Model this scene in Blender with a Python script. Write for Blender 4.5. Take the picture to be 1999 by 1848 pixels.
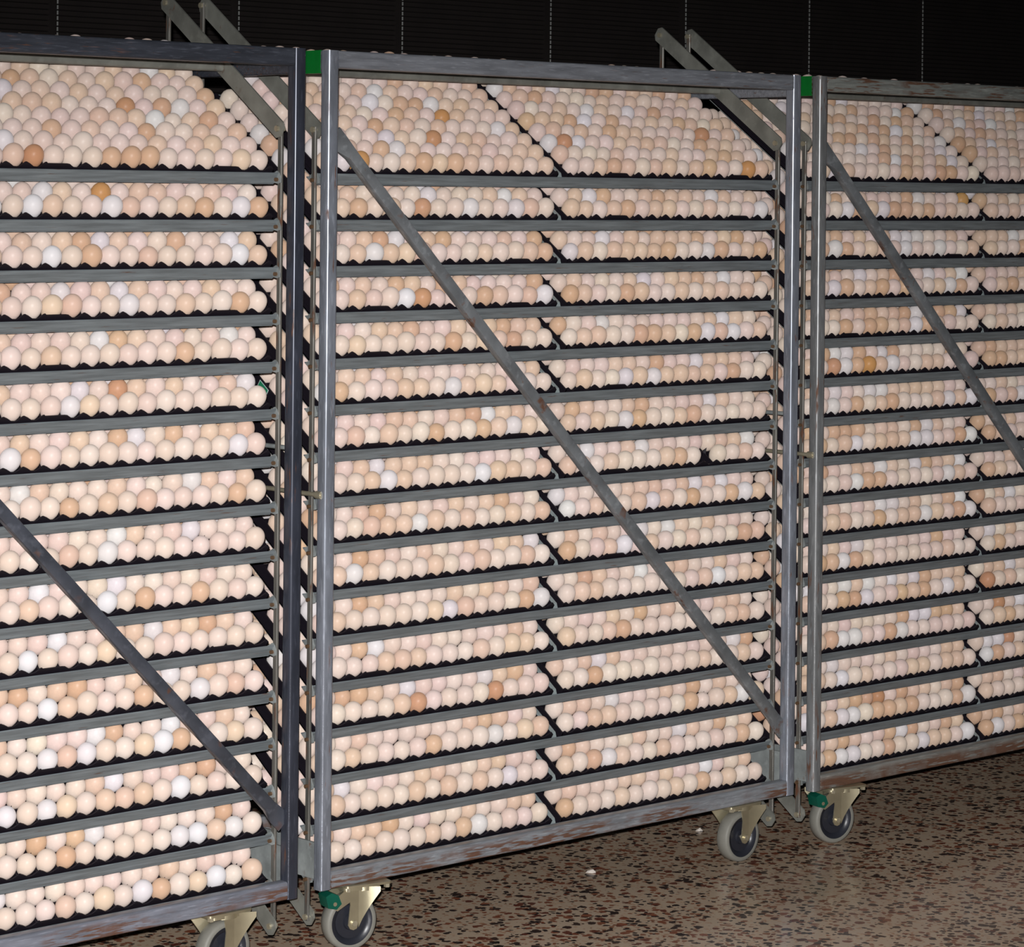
import bpy, math, random
import numpy as np
from mathutils import Matrix, Vector

sc = bpy.context.scene
for o in list(bpy.data.objects):
    bpy.data.objects.remove(o)
C = sc.collection
R = random.Random(7)

# ------------------------------------------------------------------ camera
FPX = 5468.9
CAMZ = 1.630
cam = bpy.data.cameras.new('camera')
cam.sensor_fit = 'HORIZONTAL'
cam.sensor_width = 36.0
cam.lens = FPX / 1999.0 * 36.0
cam.shift_x = 0.0
cam.shift_y = -(924.0 - 385.95) / 1999.0
cam.clip_end = 60
cam_o = bpy.data.objects.new('camera', cam)
C.objects.link(cam_o)
cam_o.matrix_world = (Matrix.Translation((0, 0, CAMZ)) @ Matrix.Rotation(math.pi / 2 - 0.00136, 4, 'X')
                      @ Matrix.Rotation(0.00991, 4, 'Z'))
sc.camera = cam_o

# ------------------------------------------------------------------ world, flash, exposure
w = bpy.data.worlds.new('dark_room')
sc.world = w
w.use_nodes = True
w.node_tree.nodes['Background'].inputs[0].default_value = (0.75, 0.85, 1.0, 1)
w.node_tree.nodes['Background'].inputs[1].default_value = 0.012

fl = bpy.data.lights.new('camera_flash', 'SPOT')
fl.energy = 1690
fl.color = (1.0, 0.983, 0.972)
fl.shadow_soft_size = 0.02
fl.spot_size = math.radians(60)
fl.spot_blend = 1.0
fl_o = bpy.data.objects.new('camera_flash', fl)
C.objects.link(fl_o)
fl_o.location = (-0.03, 0.0, CAMZ + 0.10)
aim = Vector((-0.03, 6.0, -0.10))
fl_o.rotation_euler = (aim - fl_o.location).to_track_quat('-Z', 'Y').to_euler()

vs = sc.view_settings
vs.view_transform = 'Standard'
vs.look = 'None'
vs.exposure = 0.0
vs.gamma = 1.0
vs.use_curve_mapping = False

HB = 0.1425                       # frame bottom above the floor

# ------------------------------------------------------------------ colour helpers and materials
def lin(c):
    c = c / 255.0
    return c / 12.92 if c <= 0.04045 else ((c + 0.055) / 1.055) ** 2.4

def rgb(r, g, b):
    return (lin(r), lin(g), lin(b), 1.0)

class NT:
    def __init__(s, name, rough=0.5, metal=0.0, spec=0.5):
        s.m = bpy.data.materials.new(name)
        s.m.use_nodes = True
        s.t = s.m.node_tree
        s.b = s.t.nodes['Principled BSDF']
        s.b.inputs['Roughness'].default_value = rough
        s.b.inputs['Metallic'].default_value = metal
        s.b.inputs['Specular IOR Level'].default_value = spec
    def n(s, typ, **kw):
        x = s.t.nodes.new(typ)
        for k, v in kw.items():
            setattr(x, k, v)
        return x
    def l(s, a, b):
        s.t.links.new(a, b)
    def mix(s, fac, a, b):
        x = s.n('ShaderNodeMix', data_type='RGBA')
        for sock, v in ((x.inputs['Factor'], fac), (x.inputs['A'], a), (x.inputs['B'], b)):
            if hasattr(v, 'is_output'):
                s.l(v, sock)
            else:
                sock.default_value = v
        return x.outputs['Result']
    def ramp(s, fac, p0, p1):
        x = s.n('ShaderNodeMapRange')
        x.inputs[1].default_value = p0
        x.inputs[2].default_value = p1
        s.l(fac, x.inputs[0])
        return x.outputs[0]
    def math(s, op, a, b):
        x = s.n('ShaderNodeMath', operation=op)
        for sock, v in ((x.inputs[0], a), (x.inputs[1], b)):
            if hasattr(v, 'is_output'):
                s.l(v, sock)
            else:
                sock.default_value = v
        return x.outputs[0]

def steel(name, col, rust=0.1, rough=0.42, metal=0.25, stretch=(6, 60, 60), scratch=0.35, rustcol=(116, 74, 46), low=False):
    k = NT(name, rough, metal)
    tc = k.n('ShaderNodeTexCoord')
    oi = k.n('ShaderNodeObjectInfo')
    off = k.n('ShaderNodeVectorMath', operation='SCALE')
    off.inputs[0].default_value = (17.3, 9.1, 5.7)
    k.l(oi.outputs['Random'], off.inputs['Scale'])
    add = k.n('ShaderNodeVectorMath', operation='ADD')
    k.l(tc.outputs['Object'], add.inputs[0])
    k.l(off.outputs[0], add.inputs[1])
    mp = k.n('ShaderNodeMapping')
    mp.inputs['Scale'].default_value = stretch
    k.l(add.outputs[0], mp.inputs['Vector'])
    def noise(scale, detail, vec=mp.outputs[0]):
        x = k.n('ShaderNodeTexNoise')
        x.inputs['Scale'].default_value = scale
        x.inputs['Detail'].default_value = detail
        k.l(vec, x.inputs['Vector'])
        return x.outputs['Fac']
    base = rgb(*col)
    dark = rgb(*[c * 0.88 for c in col])
    lite = rgb(*[min(255, c * 1.08 + 3) for c in col])
    c0 = k.mix(k.ramp(noise(1.6, 6), 0.35, 0.7), dark, lite)
    c1 = k.mix(k.math('MULTIPLY', k.ramp(noise(5.0, 3), 0.56, 0.72), scratch), c0, rgb(*[min(255, c * 1.35 + 15) for c in col]))
    r1 = k.ramp(noise(3.0, 9), 0.64 - 0.26 * rust, 0.72 - 0.26 * rust)
    r2 = k.ramp(noise(6.0, 5, add.outputs[0]), 0.44 - 0.12 * rust, 0.58 - 0.12 * rust)
    rm = k.math('MULTIPLY', r1, r2)
    if low:
        # rust creeps up from the lower edge of the bottom rails
        sp = k.n('ShaderNodeSeparateXYZ')
        k.l(tc.outputs['Object'], sp.inputs[0])
        rm = k.math('MULTIPLY', rm, k.ramp(sp.outputs['Z'], HB + 0.0375, HB + 0.022))
    rc = k.mix(noise(9.0, 4), rgb(*rustcol), rgb(rustcol[0] * 0.6, rustcol[1] * 0.55, rustcol[2] * 0.6))
    c2 = k.mix(k.math('MULTIPLY', rm, 0.92), c1, rc)
    k.l(c2, k.b.inputs['Base Color'])
    k.l(k.math('ADD', k.math('MULTIPLY', rm, 0.35), rough), k.b.inputs['Roughness'])
    k.l(k.math('MULTIPLY', k.math('SUBTRACT', 1.0, rm), metal), k.b.inputs['Metallic'])
    return k.m

def plain(name, col, rough=0.5, metal=0.0, spec=0.5, var=0.12, scale=60):
    k = NT(name, rough, metal, spec)
    tc = k.n('ShaderNodeTexCoord')
    x = k.n('ShaderNodeTexNoise')
    x.inputs['Scale'].default_value = scale
    x.inputs['Detail'].default_value = 4
    k.l(tc.outputs['Object'], x.inputs['Vector'])
    c = k.mix(x.outputs['Fac'], rgb(*[v * (1 - var) for v in col]), rgb(*[min(255, v * (1 + var)) for v in col]))
    k.l(c, k.b.inputs['Base Color'])
    return k.m

M = {}
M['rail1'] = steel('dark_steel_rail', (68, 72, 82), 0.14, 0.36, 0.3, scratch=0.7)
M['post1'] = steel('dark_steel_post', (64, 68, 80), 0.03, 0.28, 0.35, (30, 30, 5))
M['base1'] = steel('worn_steel_base', (128, 132, 144), 0.74, 0.42, 0.2, low=True)
M['rail2'] = steel('grey_steel_rail', (134, 138, 146), 0.06, 0.40, 0.25)
M['post2'] = steel('grey_steel_post', (146, 152, 164), 0.08, 0.25, 0.42, (30, 30, 5))
M['base2'] = steel('rust_streaked_base', (142, 146, 152), 0.76, 0.40, 0.2, low=True)
M['rail3'] = steel('rusty_steel_rail', (146, 150, 146), 0.52, 0.45, 0.2)
M['post3'] = steel('rust_edged_post', (134, 136, 138), 0.26, 0.32, 0.3, (30, 30, 5))
M['base3'] = steel('heavily_rusted_base', (142, 142, 138), 1.05, 0.48, 0.2, low=True)
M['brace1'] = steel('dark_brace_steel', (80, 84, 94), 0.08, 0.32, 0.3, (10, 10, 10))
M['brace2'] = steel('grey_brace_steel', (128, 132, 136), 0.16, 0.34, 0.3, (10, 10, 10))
M['shelf'] = steel('galvanised_shelf_steel', (124, 133, 138), 0.0, 0.5, 0.15, (6, 90, 90), 0.06)
M['plate'] = steel('galvanised_plate', (146, 152, 152), 0.08, 0.48, 0.15, (12, 12, 12), 0.15)
M['arm'] = steel('olive_grey_arm_steel', (132, 133, 126), 0.03, 0.45, 0.2, (9, 9, 9), 0.15)
M['link'] = steel('tarnished_link_steel', (108, 106, 101), 0.34, 0.42, 0.25, (30, 30, 6), 0.2)
M['rivet'] = plain('rusty_rivet', (118, 92, 70), 0.4, 0.4)
M['bolt'] = plain('zinc_bolt', (176, 168, 146), 0.3, 0.5)
M['green'] = plain('green_paint', (10, 112, 42), 0.45)
M['pedal'] = plain('green_brake_plastic', (8, 82, 66), 0.35)
M['tyre'] = plain('grey_rubber', (128, 127, 120), 0.55, 0, 0.4, 0.06)
M['hub'] = plain('black_hub_plastic', (40, 42, 50), 0.35, 0, 0.5)
M['zinc'] = plain('yellow_zinc_fork', (205, 197, 168), 0.33, 0.8, 0.5, 0.10, 25)
M['tray'] = plain('black_tray_plastic', (26, 22, 30), 0.5, 0, 0.35)
M['sticker'] = plain('green_sticker', (40, 130, 92), 0.4)
M['sticker_edge'] = plain('pale_sticker_edge', (186, 206, 204), 0.4)
M['divider'] = plain('pale_divider_steel', (164, 176, 178), 0.4, 0.2)
M['pad'] = plain('black_pad', (31, 27, 26), 0.85, 0, 0.2, 0.3, 9)
M['padglint'] = plain('pad_edge_glint', (150, 152, 150), 0.6)  # pale colour stands in for light glinting on the louvre ends
M['scrap'] = plain('white_paper', (200, 192, 184), 0.7)
M['strip'] = plain('pale_joint', (132, 112, 94), 0.6)

def egg_material():
    k = NT('egg_shell', 0.40, 0, 0.22)
    k.b.inputs['Diffuse Roughness'].default_value = 0.28
    at = k.n('ShaderNodeAttribute', attribute_name='shell')
    tc = k.n('ShaderNodeTexCoord')
    x = k.n('ShaderNodeTexNoise')
    x.inputs['Scale'].default_value = 170
    x.inputs['Detail'].default_value = 3
    k.l(tc.outputs['Object'], x.inputs['Vector'])
    v = k.n('ShaderNodeHueSaturation')
    k.l(at.outputs['Color'], v.inputs['Color'])
    k.l(k.ramp(x.outputs['Fac'], -6.0, 7.0), v.inputs['Value'])
    v.inputs['Value'].default_value = 1
    mr = k.n('ShaderNodeMapRange')
    mr.inputs[1].default_value = 0.25; mr.inputs[2].default_value = 0.75
    mr.inputs[3].default_value = 0.96; mr.inputs[4].default_value = 1.03
    k.l(x.outputs['Fac'], mr.inputs[0])
    k.l(mr.outputs[0], v.inputs['Value'])
    k.l(v.outputs[0], k.b.inputs['Base Color'])
    return k.m
M['egg'] = egg_material()

def floor_material():
    k = NT('terrazzo', 0.19, 0, 0.36)
    tc = k.n('ShaderNodeTexCoord')
    nz = k.n('ShaderNodeTexNoise')
    nz.inputs['Scale'].default_value = 70
    nz.inputs['Detail'].default_value = 2
    k.l(tc.outputs['Object'], nz.inputs['Vector'])
    sub = k.n('ShaderNodeVectorMath', operation='SUBTRACT')
    k.l(nz.outputs['Color'], sub.inputs[0]); sub.inputs[1].default_value = (0.5, 0.5, 0.5)
    scl = k.n('ShaderNodeVectorMath', operation='SCALE')
    k.l(sub.outputs[0], scl.inputs[0]); scl.inputs['Scale'].default_value = 0.016
    add = k.n('ShaderNodeVectorMath', operation='ADD')
    k.l(tc.outputs['Object'], add.inputs[0]); k.l(scl.outputs[0], add.inputs[1])
    def layer(scale, hi, lo, seed):
        mp = k.n('ShaderNodeMapping')
        mp.inputs['Location'].default_value = (seed, seed * 1.7, 0)
        mp.inputs['Rotation'].default_value = (0, 0, seed)
        mp.inputs['Scale'].default_value = (1, 1.0, 0.0)
        k.l(add.outputs[0], mp.inputs['Vector'])
        vo = k.n('ShaderNodeTexVoronoi', feature='F1')
        vo.inputs['Scale'].default_value = scale
        k.l(mp.outputs[0], vo.inputs['Vector'])
        sp = k.n('ShaderNodeSeparateColor')
        k.l(vo.outputs['Color'], sp.inputs[0])
        size = k.math('MULTIPLY', sp.outputs[0], hi)
        size = k.math('ADD', size, lo)
        m = k.ramp(k.math('SUBTRACT', size, vo.outputs['Distance']), 0.0, 0.06)
        return m, sp.outputs[1], sp.outputs[2]
    big = k.n('ShaderNodeTexNoise'); big.inputs['Scale'].default_value = 2.2; big.inputs['Detail'].default_value = 5
    k.l(tc.outputs['Object'], big.inputs['Vector'])
    col = k.mix(big.outputs['Fac'], rgb(198, 174, 150), rgb(220, 198, 174))
    m1, a1, b1 = layer(46, 0.68, -0.04, 1.3)
    m2, a2, b2 = layer(64, 0.76, -0.10, 4.1)
    m3, a3, b3 = layer(95, 0.8, -0.15, 7.7)
    tan = k.mix(b3, rgb(216, 186, 156), rgb(176, 122, 90))
    col = k.mix(k.math('MULTIPLY', m3, 0.7), col, tan)
    red = k.mix(b1, rgb(150, 88, 64), rgb(110, 58, 48))
    drk = k.mix(b1, rgb(40, 30, 32), rgb(58, 44, 44))
    chip1 = k.mix(k.ramp(a1, 0.42, 0.46), drk, red)
    chip2 = k.mix(k.ramp(a2, 0.55, 0.6), rgb(44, 34, 38), rgb(150, 98, 74))
    col = k.mix(k.math('MULTIPLY', m2, 0.95), col, chip2)
    col = k.mix(k.math('MULTIPLY', m1, 0.95), col, chip1)
    st = k.n('ShaderNodeTexNoise'); st.inputs['Scale'].default_value = 1.1; st.inputs['Detail'].default_value = 6
    k.l(tc.outputs['Object'], st.inputs['Vector'])
    col = k.mix(k.math('MULTIPLY', k.ramp(st.outputs['Fac'], 0.55, 0.72), 0.30), col, rgb(110, 80, 56))
    k.l(col, k.b.inputs['Base Color'])
    return k.m
M['floor'] = floor_material()

# ------------------------------------------------------------------ mesh helpers
class MB:
    def __init__(s):
        s.v = []; s.f = []; s.mi = []
    def add(s, verts, faces, mi=0):
        o = len(s.v)
        s.v += [tuple(p) for p in verts]
        s.f += [tuple(i + o for i in f) for f in faces]
        s.mi += [mi] * len(faces)
        return s
    def box(s, x0, x1, y0, y1, z0, z1, mi=0):
        v = [(x0, y0, z0), (x1, y0, z0), (x1, y1, z0), (x0, y1, z0), (x0, y0, z1), (x1, y0, z1), (x1, y1, z1), (x0, y1, z1)]
        f = [(0, 3, 2, 1), (4, 5, 6, 7), (0, 1, 5, 4), (1, 2, 6, 5), (2, 3, 7, 6), (3, 0, 4, 7)]
        return s.add(v, f, mi)
    def loft(s, rings, mi=0, cap=True, closed=True):
        n = len(rings[0]); v = [p for r in rings for p in r]; f = []
        for i in range(len(rings) - 1):
            for j in range(n if closed else n - 1):
                k = (j + 1) % n
                f.append((i * n + j, i * n + k, (i + 1) * n + k, (i + 1) * n + j))
        if cap:
            f.append(tuple(range(n - 1, -1, -1)))
            f.append(tuple((len(rings) - 1) * n + j for j in range(n)))
        return s.add(v, f, mi)
    def prism(s, poly, fn, t0, t1, mi=0):
        # poly in (p, q); fn(p, q, t) -> xyz
        return s.loft([[fn(p, q, t0) for p, q in poly], [fn(p, q, t1) for p, q in poly]], mi)
    def rbar(s, axis, lo, hi, c0, c1, w0, w1, r=0.004, seg=3, mi=0):
        # rounded-rectangle bar along axis (0,1,2); c0/c1 the centre in the other two axes, w0/w1 widths
        poly = rrect(w0, w1, r, seg)
        rings = []
        for t in (lo, hi):
            ring = []
            for p, q in poly:
                if axis == 0: ring.append((t, c0 + p, c1 + q))
                elif axis == 1: ring.append((c0 + p, t, c1 + q))
                else: ring.append((c0 + p, c1 + q, t))
            rings.append(ring)
        return s.loft(rings, mi)
    def cyl(s, p0, p1, r, n=14, mi=0, r1=None):
        p0 = Vector(p0); p1 = Vector(p1); d = (p1 - p0).normalized()
        u = d.orthogonal().normalized(); v = d.cross(u)
        r1 = r if r1 is None else r1
        rings = [[tuple(p + (u * math.cos(2 * math.pi * i / n) + v * math.sin(2 * math.pi * i / n)) * rr) for i in range(n)]
                 for p, rr in ((p0, r), (p1, r1))]
        return s.loft(rings, mi)
    def lathe(s, prof, n=40, mi=0, axis='y'):
        # prof: list of (radius, along); closed profile loop
        rings = []
        for i in range(n):
            a = 2 * math.pi * i / n
            rings.append([(r * math.cos(a), y, r * math.sin(a)) for r, y in prof])
        m = len(prof); v = [p for r in rings for p in r]; f = []
        for i in range(n):
            for j in range(m):
                f.append((i * m + j, i * m + (j + 1) % m, ((i + 1) % n) * m + (j + 1) % m, ((i + 1) % n) * m + j))
        return s.add(v, f, mi)
    def mesh(s, name, mats, smooth=35):
        me = bpy.data.meshes.new(name)
        me.from_pydata(s.v, [], s.f)
        for m in (mats if isinstance(mats, (list, tuple)) else [mats]):
            me.materials.append(m)
        if any(s.mi):
            me.polygons.foreach_set('material_index', s.mi)
        me.validate()
        import bmesh
        bm = bmesh.new(); bm.from_mesh(me)
        bmesh.ops.recalc_face_normals(bm, faces=bm.faces)
        bm.to_mesh(me); bm.free()
        if smooth:
            me.shade_smooth()
            me.set_sharp_from_angle(angle=math.radians(smooth))
        return me
    def build(s, name, mats, parent=None, smooth=35):
        return link(name, s.mesh(name, mats, smooth), parent)

def rrect(w, h, r, seg=3):
    pts = []
    for cx, cy, a0 in ((w / 2 - r, h / 2 - r, 0), (-w / 2 + r, h / 2 - r, 90), (-w / 2 + r, -h / 2 + r, 180), (w / 2 - r, -h / 2 + r, 270)):
        for i in range(seg + 1):
            a = math.radians(a0 + 90 * i / seg)
            pts.append((cx + r * math.cos(a), cy + r * math.sin(a)))
    return pts

def link(name, data, parent=None):
    o = bpy.data.objects.new(name, data)
    C.objects.link(o)
    if parent is not None:
        o.parent = parent
    return o

def tag(o, label=None, cat=None, group=None, kind=None):
    if label: o['label'] = label
    if cat: o['category'] = cat
    if group: o['group'] = group
    if kind: o['kind'] = kind
    return o

def copy_tree(o, parent=None):
    c = o.copy(); C.objects.link(c); c.parent = parent
    for ch in list(o.children):
        copy_tree(ch, c)
    return c

ORD = ['', 'first', 'second', 'third', 'fourth', 'fifth', 'sixth', 'seventh', 'eighth', 'ninth', 'tenth', 'eleventh',
       'twelfth', 'thirteenth', 'fourteenth', 'fifteenth', 'sixteenth']

# ------------------------------------------------------------------ layout (metres, trolley frame: x length, y depth, z height)
W, H, DP = 1.5061, 1.7899, 0.54   # frame width, height, depth
TH = 0.6066                       # tilt of all shelves
CT, ST = math.cos(TH), math.sin(TH)
PITCH = 0.09995                   # shelf spacing
CD, CH = 0.2655, 1.655            # pivot line of the top shelf
EP, EQ = 0.0465, 0.0470           # egg cell pitch along the shelf and up the slope
EA, GAP = 0.0553, 0.08334         # first egg, spacing across the tray gap
ET, EN = -0.2105, 0.0205          # first egg row / egg centre in shelf frame
POSE = {1: (-1.5437, 4.8834, 0.7433), 2: (-0.3919, 5.9573, 0.7408), 3: (0.7680, 7.0006, 0.7388)}
TM = {t: Matrix.Translation((x, y, 0)) @ Matrix.Rotation(r, 4, 'Z') for t, (x, y, r) in POSE.items()}
PLACE = {1: 'left', 2: 'middle', 3: 'right'}

def tn(t, n, h=CH, d=CD):
    """shelf frame (t along the slope, n normal) -> trolley (y, z)"""
    return (d + t * CT - n * ST, HB + h + t * ST + n * CT)

# ------------------------------------------------------------------ setting: floor and padded back wall
m2 = TM[2]
fb = MB()
fb.box(-5, 9, -6.5, 1.80, -0.12, 0.0)
floor = fb.build('floor', M['floor'], None, 0)
floor.matrix_world = m2
tag(floor, 'polished brown terrazzo floor with dark and rust coloured chips', 'floor', kind='structure')
for a0, a1, d0, d1 in ((0.040, 0.043, -0.6, 1.7), (2.205, 2.208, -0.6, 1.7), (2.206, 5.0, 0.154, 0.157)):
    MB().box(a0, a1, d0, d1, 0.0, 0.0003).build('joint_strip', M['strip'], floor, 0)

wb = MB()
wb.box(-4.2, 7.8, 1.712, 1.80, 0.0, 3.2)
wall = wb.build('wall_back', M['pad'], None, 0)
wall.matrix_world = m2
tag(wall, 'dark back wall lined with black louvred cooling panels', 'wall', kind='structure')
pb = MB()
z = 0.01
while z < 3.18:
    # louvre: thin sloping strip; the glint on its left end is a pale-coloured sliver
    y0, y1 = -0.006, 0.006
    prof = [(y0, z), (y0, z + 0.0105), (y1, z + 0.0135), (y1, z + 0.003)]
    pb.loft([[(0.010, p, q) for p, q in prof], [(0.586, p, q) for p, q in prof]], 0)
    pb.box(0.0072, 0.0098, y0 - 0.0005, y0 + 0.003, z, z + 0.0105, 1)
    z += 0.0146
pmesh = pb.mesh('louvre_panel', [M['pad'], M['padglint']], 0)
for i in range(-8, 11):
    p = link('louvre_panel', pmesh, wall)
    p.location = (0.4285 + 0.6035 * i - 0.010, 1.7, 0)

# ------------------------------------------------------------------ casters
def wheel_parts(root):
    # local: wheel centre at origin, axle along y, rolling along x
    prof = [(0.049, -0.017), (0.056, -0.018), (0.0605, -0.013), (0.0612, 0.0), (0.0605, 0.013), (0.056, 0.018), (0.049, 0.017)]
    ty = MB().lathe(prof, 44).build('tyre', M['tyre'], root, 60)
    hp = [(0.0, -0.013), (0.016, -0.013), (0.018, -0.008), (0.036, -0.008), (0.040, -0.0135), (0.0495, -0.016),
          (0.0495, 0.016), (0.040, 0.0135), (0.036, 0.008), (0.018, 0.008), (0.016, 0.013), (0.0, 0.013)]
    MB().lathe(hp, 40).build('wheel_hub', M['hub'], root, 40)

def fork_leg(b, sy, flare=0.013):
    # pressed zinc leg: narrow flat rib at the axle, one side bent outwards and widening to the top; the far leg is turned round
    zt = HB - 0.0612 - 0.005
    y = sy * 0.0225
    th = sy * 0.0026
    m = -sy
    flat = [(-0.0150, zt), (0.0120, zt), (0.0110, 0.0), (0.0070, -0.0125), (-0.0010, -0.0150), (-0.0090, -0.0120), (-0.0135, -0.004), (-0.0090, 0.040)]
    b.loft([[(m * p, y, q) for p, q in flat], [(m * p, y + th, q) for p, q in flat]])
    # bent half: columns from the fold line outwards
    cols = []
    for i in range(6):
        u = i / 5.0
        x = 0.0112 + u * 0.044
        zlo = -0.010 + (0.076 * u ** 0.9 if i else 0.0)
        yy = y + sy * flare * (1 - math.cos(u * math.pi / 2)) * 1.0 + sy * 0.004 * u
        cols.append((x, zlo, yy))
    v = []; f = []
    for x, zlo, yy in cols:
        v += [(m * x, yy, zt), (m * x, yy, min(zlo, zt - 0.004)), (m * x, yy + th, zt), (m * x, yy + th, min(zlo, zt - 0.004))]
    for i in range(5):
        a, c = 4 * i, 4 * (i + 1)
        f += [(a, a + 1, c + 1, c), (a + 2, c + 2, c + 3, a + 3), (a, c, c + 2, a + 2), (a + 1, a + 3, c + 3, c + 1)]
    f += [(0, 2, 3, 1), (20, 21, 23, 22)]
    b.add(v, f)

def make_caster(parent, a, d, rot, brake):
    c = MB()
    # mounting plate directly under the frame
    zt = HB - 0.0612
    ox = 0.034 if brake is not None else 0.0
    c.rbar(2, zt - 0.005, zt, ox, 0.006, 0.112, 0.072, 0.008, 3)
    c.cyl((ox, 0, zt - 0.014), (ox, 0, zt - 0.004), 0.031, 24)
    c.rbar(2, zt - 0.012, zt - 0.004, ox * 0.6, 0.0, 0.090, 0.054, 0.010, 3)
    root = c.build('caster', M['zinc'], parent)
    root.location = (a, d, 0.0612)
    root.rotation_euler = (0, 0, rot)
    wheel_parts(root)
    b = MB(); fork_leg(b, -1); b.build('fork_leg', M['zinc'], root)
    b = MB(); fork_leg(b, 1); b.build('fork_leg', M['zinc'], root)
    MB().cyl((0, -0.030, 0), (0, 0.030, 0), 0.0065, 12).build('axle_bolt', M['bolt'], root)
    for sx, sy in ((-1, -1), (1, -1), (-1, 1), (1, 1)):
        MB().cyl((ox + sx * 0.047, 0.006 + sy * 0.028, zt - 0.013), (ox + sx * 0.047, 0.006 + sy * 0.028, zt - 0.004), 0.007, 6).build('plate_nut', M['bolt'], root, 0)
    if brake:
        # brake bracket and green foot pedal on the left
        b = MB()
        arm = [(-0.052, 0.038), (-0.040, 0.030), (-0.010, 0.046), (-0.004, 0.074), (-0.018, 0.074), (-0.048, 0.056)]
        for sy in (-1, 1):
            b.prism(arm, lambda p, q, t: (p, t, q), sy * 0.0225, sy * 0.0255)
        b.cyl((-0.046, -0.0265, 0.046), (-0.046, 0.0265, 0.046), 0.0045, 10)
        b.build('brake_bracket', M['zinc'], root)
        b = MB()
        ped = [(-0.068, 0.064), (-0.054, 0.071), (-0.038, 0.064), (-0.030, 0.045), (-0.042, 0.034), (-0.062, 0.039)]
        b.loft([[(p, -0.026, q) for p, q in ped], [(p * 1.03, -0.010, q + 0.001) for p, q in ped], [(p, 0.012, q) for p, q in ped]])
        b.build('brake_pedal', M['pedal'], root, 25)
    return root

# ------------------------------------------------------------------ trolleys
LA, LB = 0.011, W - 0.0203        # link bar centres
PL = (0.0145, 0.0185)             # side plate, left
PR = (W - 0.0285, W - 0.0245)     # side plate, right
ARM_T = 0.249
ARM_UP, ARM_LOW = 1.763, 0.075    # heights of arm centres

def slope_plate(b, half, width, a0, a1, h, taper=True, mi=0):
    w2 = width / 2
    if taper:
        e = half + 0.016
        k_ = 0.010
        poly = [(-e, -w2 + k_), (-e + k_, -w2), (e - k_, -w2), (e, -w2 + k_), (e, w2 - k_), (e - k_, w2), (-e + k_, w2), (-e, w2 - k_)]
    else:
        poly = [(-half, -w2), (half, -w2), (half, w2), (-half, w2)]
    b.prism(poly, lambda p, q, t: (t,) + tn(p, q, h), a0, a1, mi)

def side_plate_mesh(name, a0, a1):
    # shelf end member: runs the depth of the shelf and tapers to a drilled tip at both ends
    b = MB()
    fn = lambda p, q, t: (t,) + tn(p, q, 0.0)
    b.prism([(-0.235, -0.0158), (0.235, -0.0158), (0.235, -0.0128), (-0.235, -0.0128)], fn, *((a0 + 0.018, a1 + 0.018) if a0 < 0.5 else (a0 - 0.018, a1 - 0.018)))
    for sg in (-1, 1):
        tip = [(0.222, -0.0120), (0.2435, -0.0120), (0.256, -0.006), (0.2605, 0.0), (0.256, 0.006), (0.2435, 0.0135), (0.236, 0.0135)]
        b.prism([(sg * p, q) for p, q in tip], fn, a0, a1)
    return b.mesh(name, M['plate'], 25)

def rail_L(t, sgn, name):
    # folded angle: face standing along n, foot under the tray
    b = MB()
    x0, x1 = PL[1], PR[0]
    face = [(t, -0.0118), (t, 0.0132), (t + sgn * 0.002, 0.0138), (t + sgn * 0.0028, 0.0132), (t + sgn * 0.0028, -0.0135), (t + sgn * 0.0012, -0.0140)]
    b.prism(face, lambda p, q, s: (s,) + tn(p, q, 0.0), x0, x1)
    foot = [(t + sgn * 0.0028, -0.0140), (t + sgn * 0.030, -0.0140), (t + sgn * 0.030, -0.0155), (t + sgn * 0.0012, -0.0155)]
    b.prism(foot, lambda p, q, s: (s,) + tn(p, q, 0.0), x0, x1)
    return b.mesh(name, M['shelf'], 25)

SH_FRONT = rail_L(-0.2450, 1, 'shelf_rail')
SH_BACK = rail_L(0.2450, -1, 'back_rail')
SH_PL = side_plate_mesh('side_plate', *PL)
SH_PR = side_plate_mesh('side_plate', *PR)
_b = MB()
_x = EA + 14 * EP + 0.0335
_poly = [(-0.238, -0.0138), (0.238, -0.0138), (0.238, 0.0150), (-0.228, 0.0150), (-0.237, 0.0080)]
_b.prism(_poly, lambda p, q, s: (s,) + tn(p, q, 0.0), _x - 0.0005, _x + 0.0085)
SH_DIV = _b.mesh('tray_divider', M['divider'], 25)
def rivet_mesh(x, s):
    y, zz = tn(-ARM_T, 0.0, 0.0)
    b = MB().cyl((x, y, zz), (x + s * 0.006, y, zz), 0.0042, 8)
    return b.mesh('rivet', M['rivet'], 40)
RV_L = rivet_mesh(LA - 0.003, -1)
RV_R = rivet_mesh(PR[0], -1)

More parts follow.
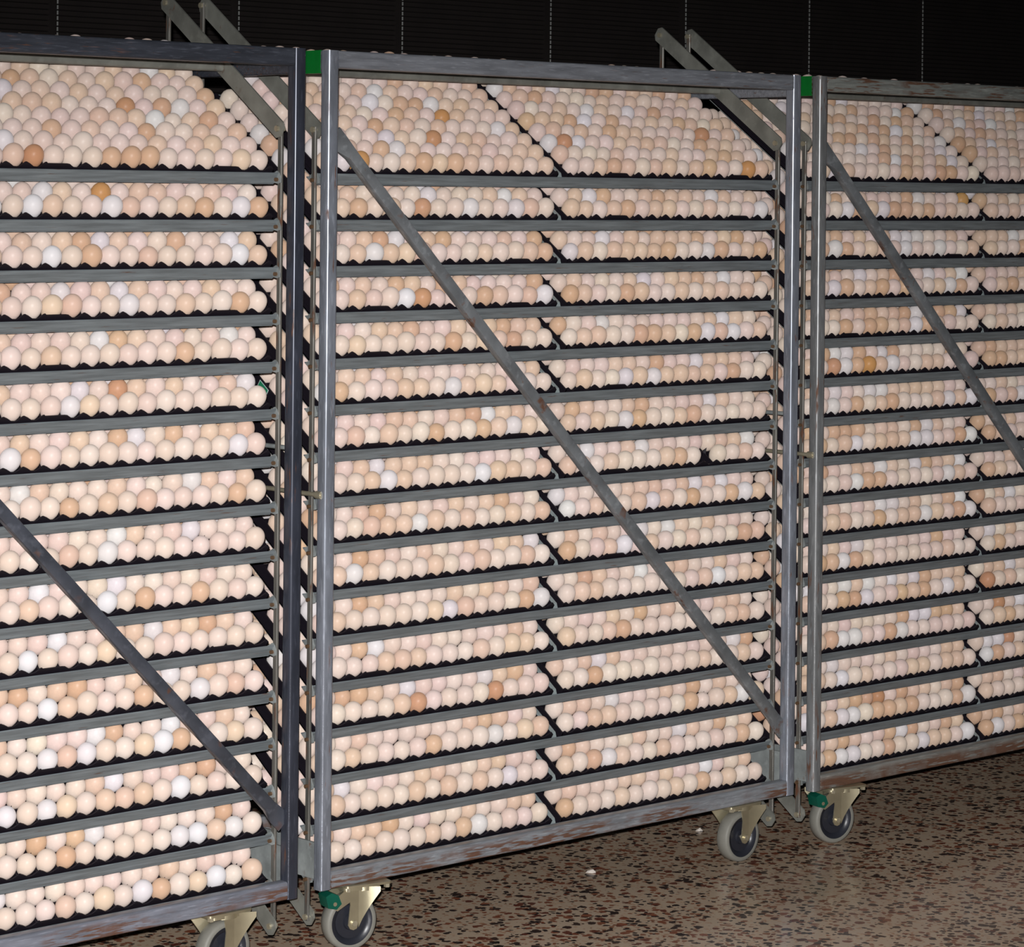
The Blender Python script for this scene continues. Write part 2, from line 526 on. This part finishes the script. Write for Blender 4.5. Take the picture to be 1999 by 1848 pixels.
def make_trolley(t):
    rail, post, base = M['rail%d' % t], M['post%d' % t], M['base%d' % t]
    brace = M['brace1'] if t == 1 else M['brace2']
    T = link('egg_trolley', None)
    T.empty_display_size = 0.2
    T.matrix_world = TM[t]
    lab = {1: 'egg trolley with dark blue-grey top rail and post, cut off by left picture edge',
           2: 'complete grey steel egg trolley in the middle, rust streaked bottom rail',
           3: 'rustiest egg trolley at the right, brown worn rails, cut off by right edge'}[t]
    tag(T, lab, 'trolley', 'egg setter trolleys in a row')
    s = 0.030
    # corner posts
    for x in (s / 2, W - s / 2):
        for y in (s / 2, DP - s / 2):
            MB().rbar(2, HB, HB + H, x, y, s, s, 0.0075, 5).build('corner_post', post, T, 50)
    # front and back rails
    rh = 0.038
    for y in (s / 2, DP - s / 2):
        MB().rbar(0, s, W - s, y, HB + H - rh / 2, s - 0.001, rh, 0.005, 3).build('top_rail', rail, T, 50)
        MB().rbar(0, s, W - s, y, HB + rh / 2, s - 0.001, rh, 0.005, 3).build('bottom_rail', base, T, 50)
    # end rails: green painted at the left end
    MB().rbar(1, s, DP - s, 0.015, HB + H - 0.024, 0.028, 0.048, 0.004, 3).build('end_top_rail', rail, T, 50)
    MB().box(0.0003, 0.029, s, 0.095, HB + H - 0.0487, HB + H + 0.0006).build('green_end_patch', M['green'], T, 0)
    MB().rbar(1, s, DP - s, W - 0.013, HB + H - 0.027, 0.022, 0.054, 0.004, 3).build('end_top_rail', rail, T, 50)
    MB().box(0.0005, 0.0055, s * 0.5, DP - s * 0.5, HB + 0.022, HB + 0.100).build('end_plate', M['plate'], T, 0)
    MB().box(W - 0.0055, W - 0.0005, s * 0.5, DP - s * 0.5, HB + 0.022, HB + 0.100).build('end_plate', M['plate'], T, 0)
    # round mid rods of the end frames
    b = MB().cyl((0.0015, 0.010, HB + 0.8415), (0.0015, DP - 0.01, HB + 0.8415), 0.0050, 12)
    b.cyl((0.0015, 0.012, HB + 0.8415), (0.0015, 0.030, HB + 0.8415), 0.0085, 12)
    b.build('end_rod', M['bolt'], T)
    MB().cyl((W - 0.009, 0.020, HB + 0.946), (W - 0.009, DP - 0.02, HB + 0.946), 0.0050, 12).build('end_rod', M['plate'], T)
    # diagonal brace: square tube with flattened ends
    A = Vector((0.029, 0.013, HB + 1.612)); B = Vector((W - 0.029, 0.013, HB + 0.158))
    d = (B - A); L = d.length; d = d / L; up = Vector((-d.z, 0, d.x)); dep = Vector((0, 1, 0))
    rings = []
    for u, hw, hd, off in ((0.0, 0.021, 0.0020, 0.004), (0.030, 0.021, 0.0020, 0.004), (0.062, 0.0130, 0.0105, 0.0),
                           (L - 0.062, 0.0130, 0.0105, 0.0), (L - 0.030, 0.020, 0.0020, 0.004), (L, 0.020, 0.0020, 0.004)):
        rr = min(hw, hd) * 0.22
        rings.append([tuple(A + d * u + up * p + dep * (q + off)) for p, q in rrect(hw * 2, hd * 2, rr, 2)])
    MB().loft(rings).build('diagonal_brace', brace, T, 30)
    # linkage: link bars, rocking arms, pivot tube
    dz = ARM_T * ST
    for x in (LA, LB):
        yf, yb = CD - ARM_T * CT, CD + ARM_T * CT
        MB().rbar(2, HB + ARM_LOW - dz - 0.008, HB + ARM_UP - dz + 0.006, x, yf, 0.006, 0.013, 0.001, 1).build('link_bar', M['link'], T, 30)
        MB().rbar(2, HB + ARM_LOW + dz - 0.008, HB + ARM_UP + dz + 0.006, x, yb, 0.006, 0.013, 0.001, 1).build('link_bar', M['link'], T, 30)
    for (x0, x1), sgn in ((PL, -1), (PR, 1)):
        xo = (LA - 0.003) if sgn < 0 else (LB + 0.003)
        xi = x1 if sgn < 0 else x0
        for hh in (ARM_UP, ARM_LOW):
            b = MB(); slope_plate(b, ARM_T, 0.040, x0, x1, hh)
            arm = b.build('rocker_arm', M['arm'], T, 30)
            for tt in (-ARM_T, ARM_T):
                y, zz = tn(tt, 0, hh)
                MB().cyl((xo + sgn * 0.005, y, zz), (xi - sgn * 0.005, y, zz), 0.0065, 8).build('pivot_bolt', M['bolt'], arm, 0)
    MB().rbar(0, PL[1], PR[0], CD, HB + 1.7585, 0.024, 0.0235, 0.006, 3).build('pivot_tube', M['arm'], T, 50)
    # shelves
    for i in range(16):
        hz = CH - PITCH * i
        f = link('shelf_rail', SH_FRONT, T); f.location = (0, 0, hz)
        for nm, me in (('back_rail', SH_BACK), ('side_plate', SH_PL), ('side_plate', SH_PR), ('tray_divider', SH_DIV),
                       ('rivet', RV_L), ('rivet', RV_R)):
            link(nm, me, f)
    # casters: swivel with green brake pedal at the left, fixed at the right
    make_caster(T, 0.094, 0.021, math.radians(-12), True)
    make_caster(T, 1.327, 0.026, 0.0, None)
    make_caster(T, 0.083, DP - 0.05, math.radians(-12), False)
    make_caster(T, 1.327, DP - 0.05, 0.0, None)
    return T

for t in (1, 2, 3):
    make_trolley(t)

# ------------------------------------------------------------------ trays
def tray_mesh(name, flats):
    b = MB()
    x0, x1 = -0.0262, 14 * EP + 0.0262
    y0, y1 = -0.0265, 9 * EQ + 0.0265
    zb = -0.0325                       # tray floor, relative to the egg centres
    b.box(x0, x1, y0, y1, zb, zb + 0.003)
    # zigzag front and back walls
    def zig(y, th, fl):
        pts = [(x0, -0.002)]
        for c in range(15):
            cx = c * EP
            if c in fl:
                pts += [(cx - 0.0255, 0.0022), (cx + 0.0205, 0.0020)]
            else:
                pts += [(cx - 0.0195, 0.0010), (cx - 0.008, -0.0062), (cx + 0.000, -0.0068), (cx + 0.005, -0.0050), (cx + 0.0150, 0.0048), (cx + 0.0185, 0.0050)]
        pts += [(x1, -0.002)]
        pts = sorted(pts)
        poly = pts + [(x1, zb), (x0, zb)]
        # strip quads keep the concave outline clean
        v = []; f = []
        for px, pz in pts:
            v += [(px, y, pz), (px, y, zb), (px, y + th, pz), (px, y + th, zb)]
        for k in range(len(pts) - 1):
            a, c = 4 * k, 4 * (k + 1)
            f += [(a, a + 1, c + 1, c), (a + 2, c + 2, c + 3, a + 3), (a, c, c + 2, a + 2)]
        b.add(v, f)
    zig(y0, 0.0025, flats)
    zig(y1 - 0.0025, 0.0025, ())
    # end walls
    for xa, xb in ((x0, x0 + 0.003), (x1 - 0.003, x1)):
        b.box(xa, xb, y0, y1, zb, -0.0035)
        b.box(xa - (0.0 if xa > 0 else 0.003), xb + (0.003 if xa > 0 else 0.0), y0, y1, zb + 0.010, zb + 0.0125)
    # cell ribs and corner posts
    for r in range(9):
        y = (r + 0.5) * EQ
        b.box(x0 + 0.003, x1 - 0.003, y - 0.0012, y + 0.0012, zb + 0.003, -0.009)
    for c in range(14):
        x = (c + 0.5) * EP
        b.box(x - 0.0012, x + 0.0012, y0, y1, zb + 0.003, -0.012)
    for r in range(9):
        for c in range(14):
            x, y = (c + 0.5) * EP, (r + 0.5) * EQ
            q = 0.0065
            b.add([(x - q, y, -0.011), (x, y - q, -0.011), (x + q, y, -0.011), (x, y + q, -0.011), (x, y, 0.004)],
                  [(0, 1, 4), (1, 2, 4), (2, 3, 4), (3, 0, 4)])
    return b.mesh(name, M['tray'], 0)

TRAYS = [tray_mesh('egg_tray', (3, 12)), tray_mesh('egg_tray', ())]

def shelf_matrix(t, sh):
    return TM[t] @ Matrix.Translation((0, CD, HB + CH - PITCH * sh)) @ Matrix.Rotation(TH, 4, 'X')

FLAT = {}
for t in (1, 2, 3):
    for side in (0, 1):
        for sh in range(16):
            FLAT[t, side, sh] = R.random() < 0.55
for t, side, bits in ((1, 1, '1001110000101101'), (2, 0, '0011101101111100'), (2, 1, '1110011101000010'), (3, 0, '1010100000000000')):
    for sh, ch in enumerate(bits):
        FLAT[t, side, sh] = ch == '1'

STICK = None
for t in (1, 2, 3):
    for side in (0, 1):
        for sh in range(16):
            o = link('egg_tray', TRAYS[0 if FLAT[t, side, sh] else 1])
            xa = EA if side == 0 else EA + 14 * EP + GAP
            o.matrix_world = shelf_matrix(t, sh) @ Matrix.Translation((xa, ET, EN))
            pos = ('%s shelf from top' % ORD[sh + 1]) if sh < 8 else ('%s shelf from bottom' % ORD[16 - sh])
            tag(o, 'black plastic egg tray, %s half of %s, %s trolley' % ('left' if side == 0 else 'right', pos, PLACE[t]),
                'egg tray', 'egg trays on the trolley shelves')
            if (t, side, sh) == (2, 0, 6):
                STICK = o
sx = -0.0262 - 0.0032
b = MB(); b.box(sx - 0.0006, sx, 0.181, 0.219, -0.0225, -0.0045, 1)
b.box(sx - 0.0009, sx - 0.0005, 0.183, 0.217, -0.0210, -0.0060, 0)
b.build('sticker', [M['sticker'], M['sticker_edge']], STICK, 0)

# ------------------------------------------------------------------ eggs
PAL = {'w': (227, 221, 222), 'c': (230, 213, 201), 'p': (229, 208, 199), 'b': (226, 199, 179), 't': (217, 182, 154), 'r': (204, 156, 124),
       'o': (208, 160, 106)}
CNAME = {'w': 'white', 'c': 'cream', 'p': 'pinkish', 'b': 'beige', 't': 'tan', 'r': 'brown', 'o': 'ochre'}
KNOWN = {}
# shell colours read along the rows: trolley, shelf from top, row from front, first cell, colour codes
TABLE = '''
1 0 0 16 brppctttcpcpbc
1 0 1 16 wcppcpppbpbbpp
1 0 2 16 cpptpbcptpcbpb
1 0 3 17 cppppbbbwcbtp
1 0 4 18 bbbcpcrptwpb
1 0 5 18 wcbpbpbpccct
1 0 6 19 tbcbpbptppb
1 0 7 19 pbccpcbpwbp
1 1 0 16 cwbcpwbpcbtpwt
1 1 1 16 ppwbpopbbppbpc
1 2 0 16 ppwctppbccppwb
1 2 1 16 pbpbtwbpptppwb
1 3 0 16 pcbbpcwpcbcctp
1 3 1 16 tppwpbwbpppbpp
1 4 0 16 pcbpccppptccpc
1 4 1 16 bpppcwtbppcpwp
1 5 0 16 ccpwbccpcpcccc
1 5 1 16 bpppwcrbpbppbw
1 6 0 16 wtpccccpcccpwp
1 6 1 16 pbppbctwctpbbb
1 7 0 16 cpptcbcbpppctc
1 7 1 16 cwbcppbpcpwbpb
1 8 0 16 cccbcwpppppppc
1 8 1 16 ppppcpwbcpwppc
1 9 0 16 cbpccwctpptcpc
1 9 1 16 ppwcccwccpcpcc
1 10 0 16 cwcpcbpcpppccc
1 10 1 16 pppwccbbwbbtbp
1 11 0 16 ppwbcpptccwpbp
1 11 1 16 btcbtppbpwcbpc
1 12 0 16 ccwbwccbwtccbc
1 12 1 16 bccppwtpcwppbc
1 13 0 16 wcwbcbbbpwcpcc
1 13 1 16 ppcccbwcppbtpc
1 14 0 16 ccctcpcccwwbwc
1 14 1 16 cctctwccpccctp
1 15 0 16 ccpbcbcwtcbwcb
1 15 1 16 wcccpppcpbpppp
2 0 0 1 wopcbtbtbpbbpb
2 0 1 3 ptwbpcpbppbb
2 0 2 3 cpwbcrpbbppb
2 0 3 3 bptbbcbppcwb
2 0 4 4 bcptbpobppp
2 0 5 4 bpwcttwbbpb
2 0 6 5 pbwbppbppb
2 0 7 6 pcptpbbpb
2 1 0 1 btcbcrcpwccwbc
2 1 1 2 bcpccwcccbwbc
2 2 0 1 cbwbbbppcbpcbt
2 2 1 2 pbtwpbtpppbpt
2 3 0 1 pbppwrppptbpbw
2 3 1 2 pbptbptbppppt
2 4 0 1 pbpccpctcbbtcc
2 4 1 2 pcbbtppbpbtbb
2 5 0 1 tpppbbpwbbbpcc
2 5 1 2 bbpbcppppppcb
2 6 0 1 pbcbcctpctbwbc
2 6 1 2 pppbbcpbtwbbp
2 7 0 1 ccbwbccccwbbcb
2 7 1 2 pbwbbbpcpppcp
2 8 0 1 ccbbbwbcbccbcb
2 8 1 2 cbtcbcpbcbtpc
2 9 0 1 bwbcccbcpbccbc
2 9 1 2 ptbpcbcpbcbbw
2 10 0 1 bcccccbwbccctw
2 10 1 2 ptbpppcbcbbpb
2 11 0 1 ccpbbbpccbcbbc
2 11 1 2 ptwppppcpppbp
2 12 0 1 cpccbrppccrcpp
2 12 1 2 ttbpwppcpwbtp
2 13 0 1 cbcpcptcccwcbb
2 13 1 2 pbcpcpppbtbpc
2 14 0 1 bccccbcbcbcwpc
2 14 1 2 wcppcbbpcbbpp
2 15 0 1 ccbcccbctwcppc
2 15 1 2 pbbtcpccbcpbb
2 0 0 15 ppbtbcbbcbtppob
2 0 1 15 bcccbppcbppbtbp
2 0 2 15 wrwppbbbbcptbbp
2 0 3 15 pbcbptbbpppprpb
2 0 4 16 bbtwptppbctbcb
2 1 0 15 bbcbtpbbpcbccpw
2 1 1 15 pbwtppbtbbpwbpb
2 2 0 15 wbcbbbbtccwtcbt
2 2 1 15 bppwpbpbbbtpbtp
2 3 0 15 tbpctbpcbcbbcbc
2 3 1 15 cbpcpbwpbbtpwpp
2 4 0 15 cbbccttbctwbwpb
2 4 1 15 tcpwpppppppbwbc
2 5 0 15 cbccwbwbbbbptcc
2 5 1 15 cpppbbptppwbbbp
2 6 0 15 bcbcwtccbtcccpc
2 6 1 15 ptbcpbtppppwbcc
2 7 0 15 bpcbcccbtc-ccbc
2 7 1 15 ccwppbwppppcbbw
2 8 0 15 wpbccbwbptcctwb
2 8 1 15 wpcccbbbpbwbwpp
2 9 0 15 tcpbwpbccbccctb
2 9 1 15 cbcbcpwcwbcbppc
2 10 0 15 cbbccccccpbwcbb
2 10 1 15 cctbppwcbbcpbpp
2 11 0 15 bccbtcccccccbbc
2 11 1 15 ccppbctcbcppbbc
2 12 0 15 cctcccccpcbccbc
2 12 1 15 bpbwbppppppppwt
2 13 0 15 cpbbpcpcctpcbwb
2 13 1 15 cbbpwpppbptcbpp
2 14 0 15 bctwbpcbpccpctc
2 14 1 15 ctbpccbcpwbctcb
2 15 0 15 tcpcbcccbctcbcc
2 15 1 15 pbpppbbpbpcwpcb
3 3 0 8 t
3 3 0 3 t
3 4 0 10 t
3 4 0 3 t
3 4 1 6 t
3 5 0 5 o
3 5 1 5 t
3 5 1 13 t
3 6 0 4 t
3 6 0 7 t
3 7 1 10 t
3 7 0 13 t
3 5 0 15 t
3 7 0 15 t
3 4 1 10 w
3 5 0 3 w
3 3 1 11 w
3 4 1 14 w
3 5 1 3 w
3 4 0 9 w
3 6 1 3 w
3 7 1 11 w
3 6 0 14 w
3 7 0 14 w
3 6 0 10 c
3 7 0 2 c
3 3 0 17 t
3 7 1 3 t
3 7 1 4 t
3 7 1 6 c
3 4 0 15 c
3 8 0 6 t
3 8 0 5 t
3 8 1 11 t
3 9 0 6 t
3 9 1 13 t
3 10 1 12 t
3 10 0 2 t
3 11 0 10 t
3 11 0 3 t
3 11 0 15 r
3 10 0 16 t
3 12 1 12 t
3 12 1 13 t
3 12 0 7 t
3 12 0 2 t
3 8 0 4 w
3 8 1 10 w
3 9 1 8 w
3 9 1 7 w
3 9 0 14 w
3 10 0 3 w
3 10 1 5 w
3 10 1 16 w
3 11 1 10 w
3 11 0 12 w
3 11 1 4 w
3 11 1 18 w
3 12 1 19 w
3 12 0 3 w
3 12 1 11 w
3 13 0 15 w
3 9 1 18 w
3 11 0 5 w
3 0 5 7 t
3 0 6 9 t
3 0 5 10 t
3 0 5 12 t
3 0 2 8 t
3 0 1 7 t
3 0 4 18 t
3 0 3 6 t
3 0 3 8 t
3 0 0 8 t
3 0 0 11 t
3 1 1 14 o
3 1 0 4 t
3 1 0 7 t
3 1 0 10 t
3 2 1 3 t
3 0 5 20 w
3 0 6 20 w
3 0 4 11 w
3 0 2 6 w
3 0 1 8 w
3 0 1 13 w
3 0 7 15 w
3 1 0 3 w
3 1 1 10 w
3 2 0 2 w
3 2 0 11 w
3 1 0 6 w
3 15 0 2 t
3 15 0 3 w
3 14 1 7 r
3 14 1 6 t
3 14 0 14 w
3 14 0 13 t
3 14 0 7 t
3 15 0 7 t
3 15 1 13 t
3 15 1 9 w
3 15 0 10 w
3 15 0 6 c
3 15 1 17 t
3 15 0 16 w
3 15 1 10 t
3 15 0 15 t
3 14 0 2 b
3 14 0 3 w
3 14 0 4 w
'''
for ln in TABLE.split('\n'):
    if ln.strip():
        a, b_, c_, d_, s_ = ln.split()
        for q_, ch in enumerate(s_):
            KNOWN[int(a), int(b_), int(c_), int(d_) + q_] = ch


def egg_shape(nseg, nring, r, c):
    v = [(0, 0, -c)]; f = []
    for i in range(1, nring):
        a = math.pi * i / nring
        u = -math.cos(a)
        rr = r * math.sin(a) * (1 + 0.13 * u - 0.05 * u * u)
        for j in range(nseg):
            q = 2 * math.pi * j / nseg
            v.append((rr * math.cos(q), rr * math.sin(q), c * u))
    v.append((0, 0, c))
    top = len(v) - 1
    for j in range(nseg):
        k = (j + 1) % nseg
        f.append((0, 1 + k, 1 + j))
        for i in range(nring - 2):
            a = 1 + i * nseg
            f.append((a + j, a + k, a + nseg + k)); f.append((a + j, a + nseg + k, a + nseg + j))
        a = 1 + (nring - 2) * nseg
        f.append((a + j, a + k, top))
    return np.array(v, dtype=np.float32), np.array(f, dtype=np.int32)

def shell_colour(code, rnd):
    base = PAL[code]
    j = rnd.uniform(-6, 6)
    return (lin(min(245, base[0] + j * 0.6)), lin(min(245, base[1] + j + rnd.uniform(-2, 2))), lin(min(245, base[2] + j + rnd.uniform(-3, 3))), 1.0)

def project(p):
    q = cam_o.matrix_world.inverted() @ p
    return (999.5 + FPX * q.x / -q.z, 385.95 - FPX * q.y / -q.z, -q.z)

rnd = random.Random(31)
EGGS = []
for t in (1, 2, 3):
    for sh in range(16):
        SM = shelf_matrix(t, sh)
        for row in range(10):
            for g in range(30):
                if sh > 0 and row > 4 and not (t > 1 and g < 4): continue
                u = rnd.random()
                if KNOWN.get((t, sh, row, g)) == '-': continue
                code = KNOWN.get((t, sh, row, g)) or ('w' if u < 0.07 else 'c' if u < 0.32 else 'p' if u < 0.64 else 'b' if u < 0.90 else 't' if u < 0.995 else 'r')
                r = rnd.gauss(0.0209, 0.0006)
                r = min(0.0220, max(0.0190, r))
                c = r * rnd.uniform(1.27, 1.35)
                xa = EA + g * EP if g < 15 else EA + 14 * EP + GAP + (g - 15) * EP
                loc = Vector((xa + rnd.gauss(0, 0.0006), ET + row * EQ + rnd.gauss(0, 0.0006), EN - 0.0285 + c + rnd.gauss(0, 0.0006)))
                rot = (rnd.gauss(0, 0.035), rnd.gauss(0, 0.035), rnd.uniform(0, 6.28))
                mw = SM @ Matrix.Translation(loc) @ Matrix.Rotation(rot[0], 4, 'X') @ Matrix.Rotation(rot[1], 4, 'Y')
                x, y, dep = project(mw.translation)
                col = shell_colour(code, rnd)
                EGGS.append((t, sh, row, g, code, r, c, mw, x, y, dep, col))

# the 300 eggs that show largest become things of their own
def score(e):
    t, sh, row, g, code, r, c, mw, x, y, dep, col = e
    if row > 1 or not (-8 < x < 2005 and -5 < y < 1853): return -1
    if 575 < x < 668 or (t == 2 and g < 2) or (t == 1 and x > 560): return -1
    vis = 1.0 if row == 0 else (0.80 if sh == 0 else 0.62)
    return (r / dep) ** 2 * vis
order = sorted(range(len(EGGS)), key=lambda i: -score(EGGS[i]))
single = set(i for i in order[:300] if score(EGGS[i]) > 0)

EV, EF = egg_shape(20, 14, 1.0, 1.0)
variants = {}
def egg_variant(code, k):
    key = (code, k)
    if key not in variants:
        rr = random.Random(hash(code) if False else ord(code) * 31 + k)
        me = bpy.data.meshes.new('egg')
        me.from_pydata([tuple(p) for p in EV.tolist()], [], [tuple(f) for f in EF.tolist()])
        at = me.attributes.new('shell', 'FLOAT_COLOR', 'POINT')
        at.data.foreach_set('color', np.tile(np.array(shell_colour(code, rr), dtype=np.float32), len(EV)))
        me.materials.append(M['egg'])
        me.shade_smooth()
        variants[key] = me
    return variants[key]

for n, i in enumerate(sorted(single)):
    t, sh, row, g, code, r, c, mw, x, y, dep, col = EGGS[i]
    o = link('egg', egg_variant(code, n % 5))
    o.matrix_world = mw @ Matrix.Diagonal((r, r, c, 1))
    rw = 'front row' if row == 0 else 'second row'
    fr = '%s shelf from %s' % ((ORD[sh + 1], 'top') if sh < 8 else (ORD[16 - sh], 'bottom'))
    if t == 1:
        where = '%s from right end' % ORD[30 - g]
    elif g < 15:
        where = '%s left of centre gap' % ORD[15 - g]
    else:
        where = '%s right of centre gap' % ORD[g - 14]
    tag(o, '%s egg %s, %s, %s, %s trolley' % (CNAME[code], where, rw, fr, PLACE[t]), 'egg', 'eggs standing in the trays')

# all remaining eggs as one mesh
lod = {0: egg_shape(18, 12, 1.0, 1.0), 1: egg_shape(14, 9, 1.0, 1.0)}
VV, FF, CC = [], [], []
off = 0
for i, e in enumerate(EGGS):
    if i in single: continue
    t, sh, row, g, code, r, c, mw, x, y, dep, col = e
    if t == 1 and g < 13 and row > 2 and sh > 0: continue
    v, f = lod[0 if (row < 2 or sh == 0) else 1]
    m = np.array(mw @ Matrix.Diagonal((r, r, c, 1)), dtype=np.float32)
    VV.append(v @ m[:3, :3].T + m[:3, 3]); FF.append(f + off); CC.append(np.tile(np.array(col, dtype=np.float32), (len(v), 1)))
    off += len(v)
VV = np.concatenate(VV); FF = np.concatenate(FF); CC = np.concatenate(CC)
me = bpy.data.meshes.new('eggs')
me.vertices.add(len(VV)); me.vertices.foreach_set('co', VV.ravel())
me.loops.add(FF.size); me.loops.foreach_set('vertex_index', FF.ravel())
me.polygons.add(len(FF)); me.polygons.foreach_set('loop_start', np.arange(0, FF.size, 3, dtype=np.int32))
me.update(calc_edges=True)
at = me.attributes.new('shell', 'FLOAT_COLOR', 'POINT')
at.data.foreach_set('color', CC.ravel())
me.materials.append(M['egg'])
me.shade_smooth()
eo = link('eggs', me)
tag(eo, 'all other cream, pinkish and tan eggs packed in the trolley trays', 'egg', kind='stuff')

# ------------------------------------------------------------------ scraps on the floor
def scrap(a, d, size, label, seed):
    rr = random.Random(seed)
    b = MB()
    n = 9; v = []; f = []
    for lvl, (sc_, zz) in enumerate(((1.0, 0.0005), (0.75, 0.004), (0.3, 0.006))):
        for i in range(n):
            an = 2 * math.pi * i / n
            k = size * sc_ * (0.55 + 0.6 * rr.random())
            v.append((k * math.cos(an), 0.55 * k * math.sin(an), zz * (0.6 + 0.8 * rr.random())))
    for lvl in range(2):
        for i in range(n):
            k = (i + 1) % n
            f.append((lvl * n + i, lvl * n + k, (lvl + 1) * n + k, (lvl + 1) * n + i))
    f.append(tuple(2 * n + i for i in range(n)))
    f.append(tuple(range(n - 1, -1, -1)))
    b.add(v, f)
    o = b.build('paper_scrap', M['scrap'], None, 0)
    o.matrix_world = TM[2] @ Matrix.Translation((a, d, 0.0)) @ Matrix.Rotation(-0.74, 4, 'Z')
    tag(o, label, 'scrap')
scrap(0.969, 0.171, 0.014, 'crumpled white scrap lying on open floor before the middle trolley', 3)
scrap(1.487, 0.309, 0.010, 'small flat white scrap on floor under the middle trolley rail', 5)
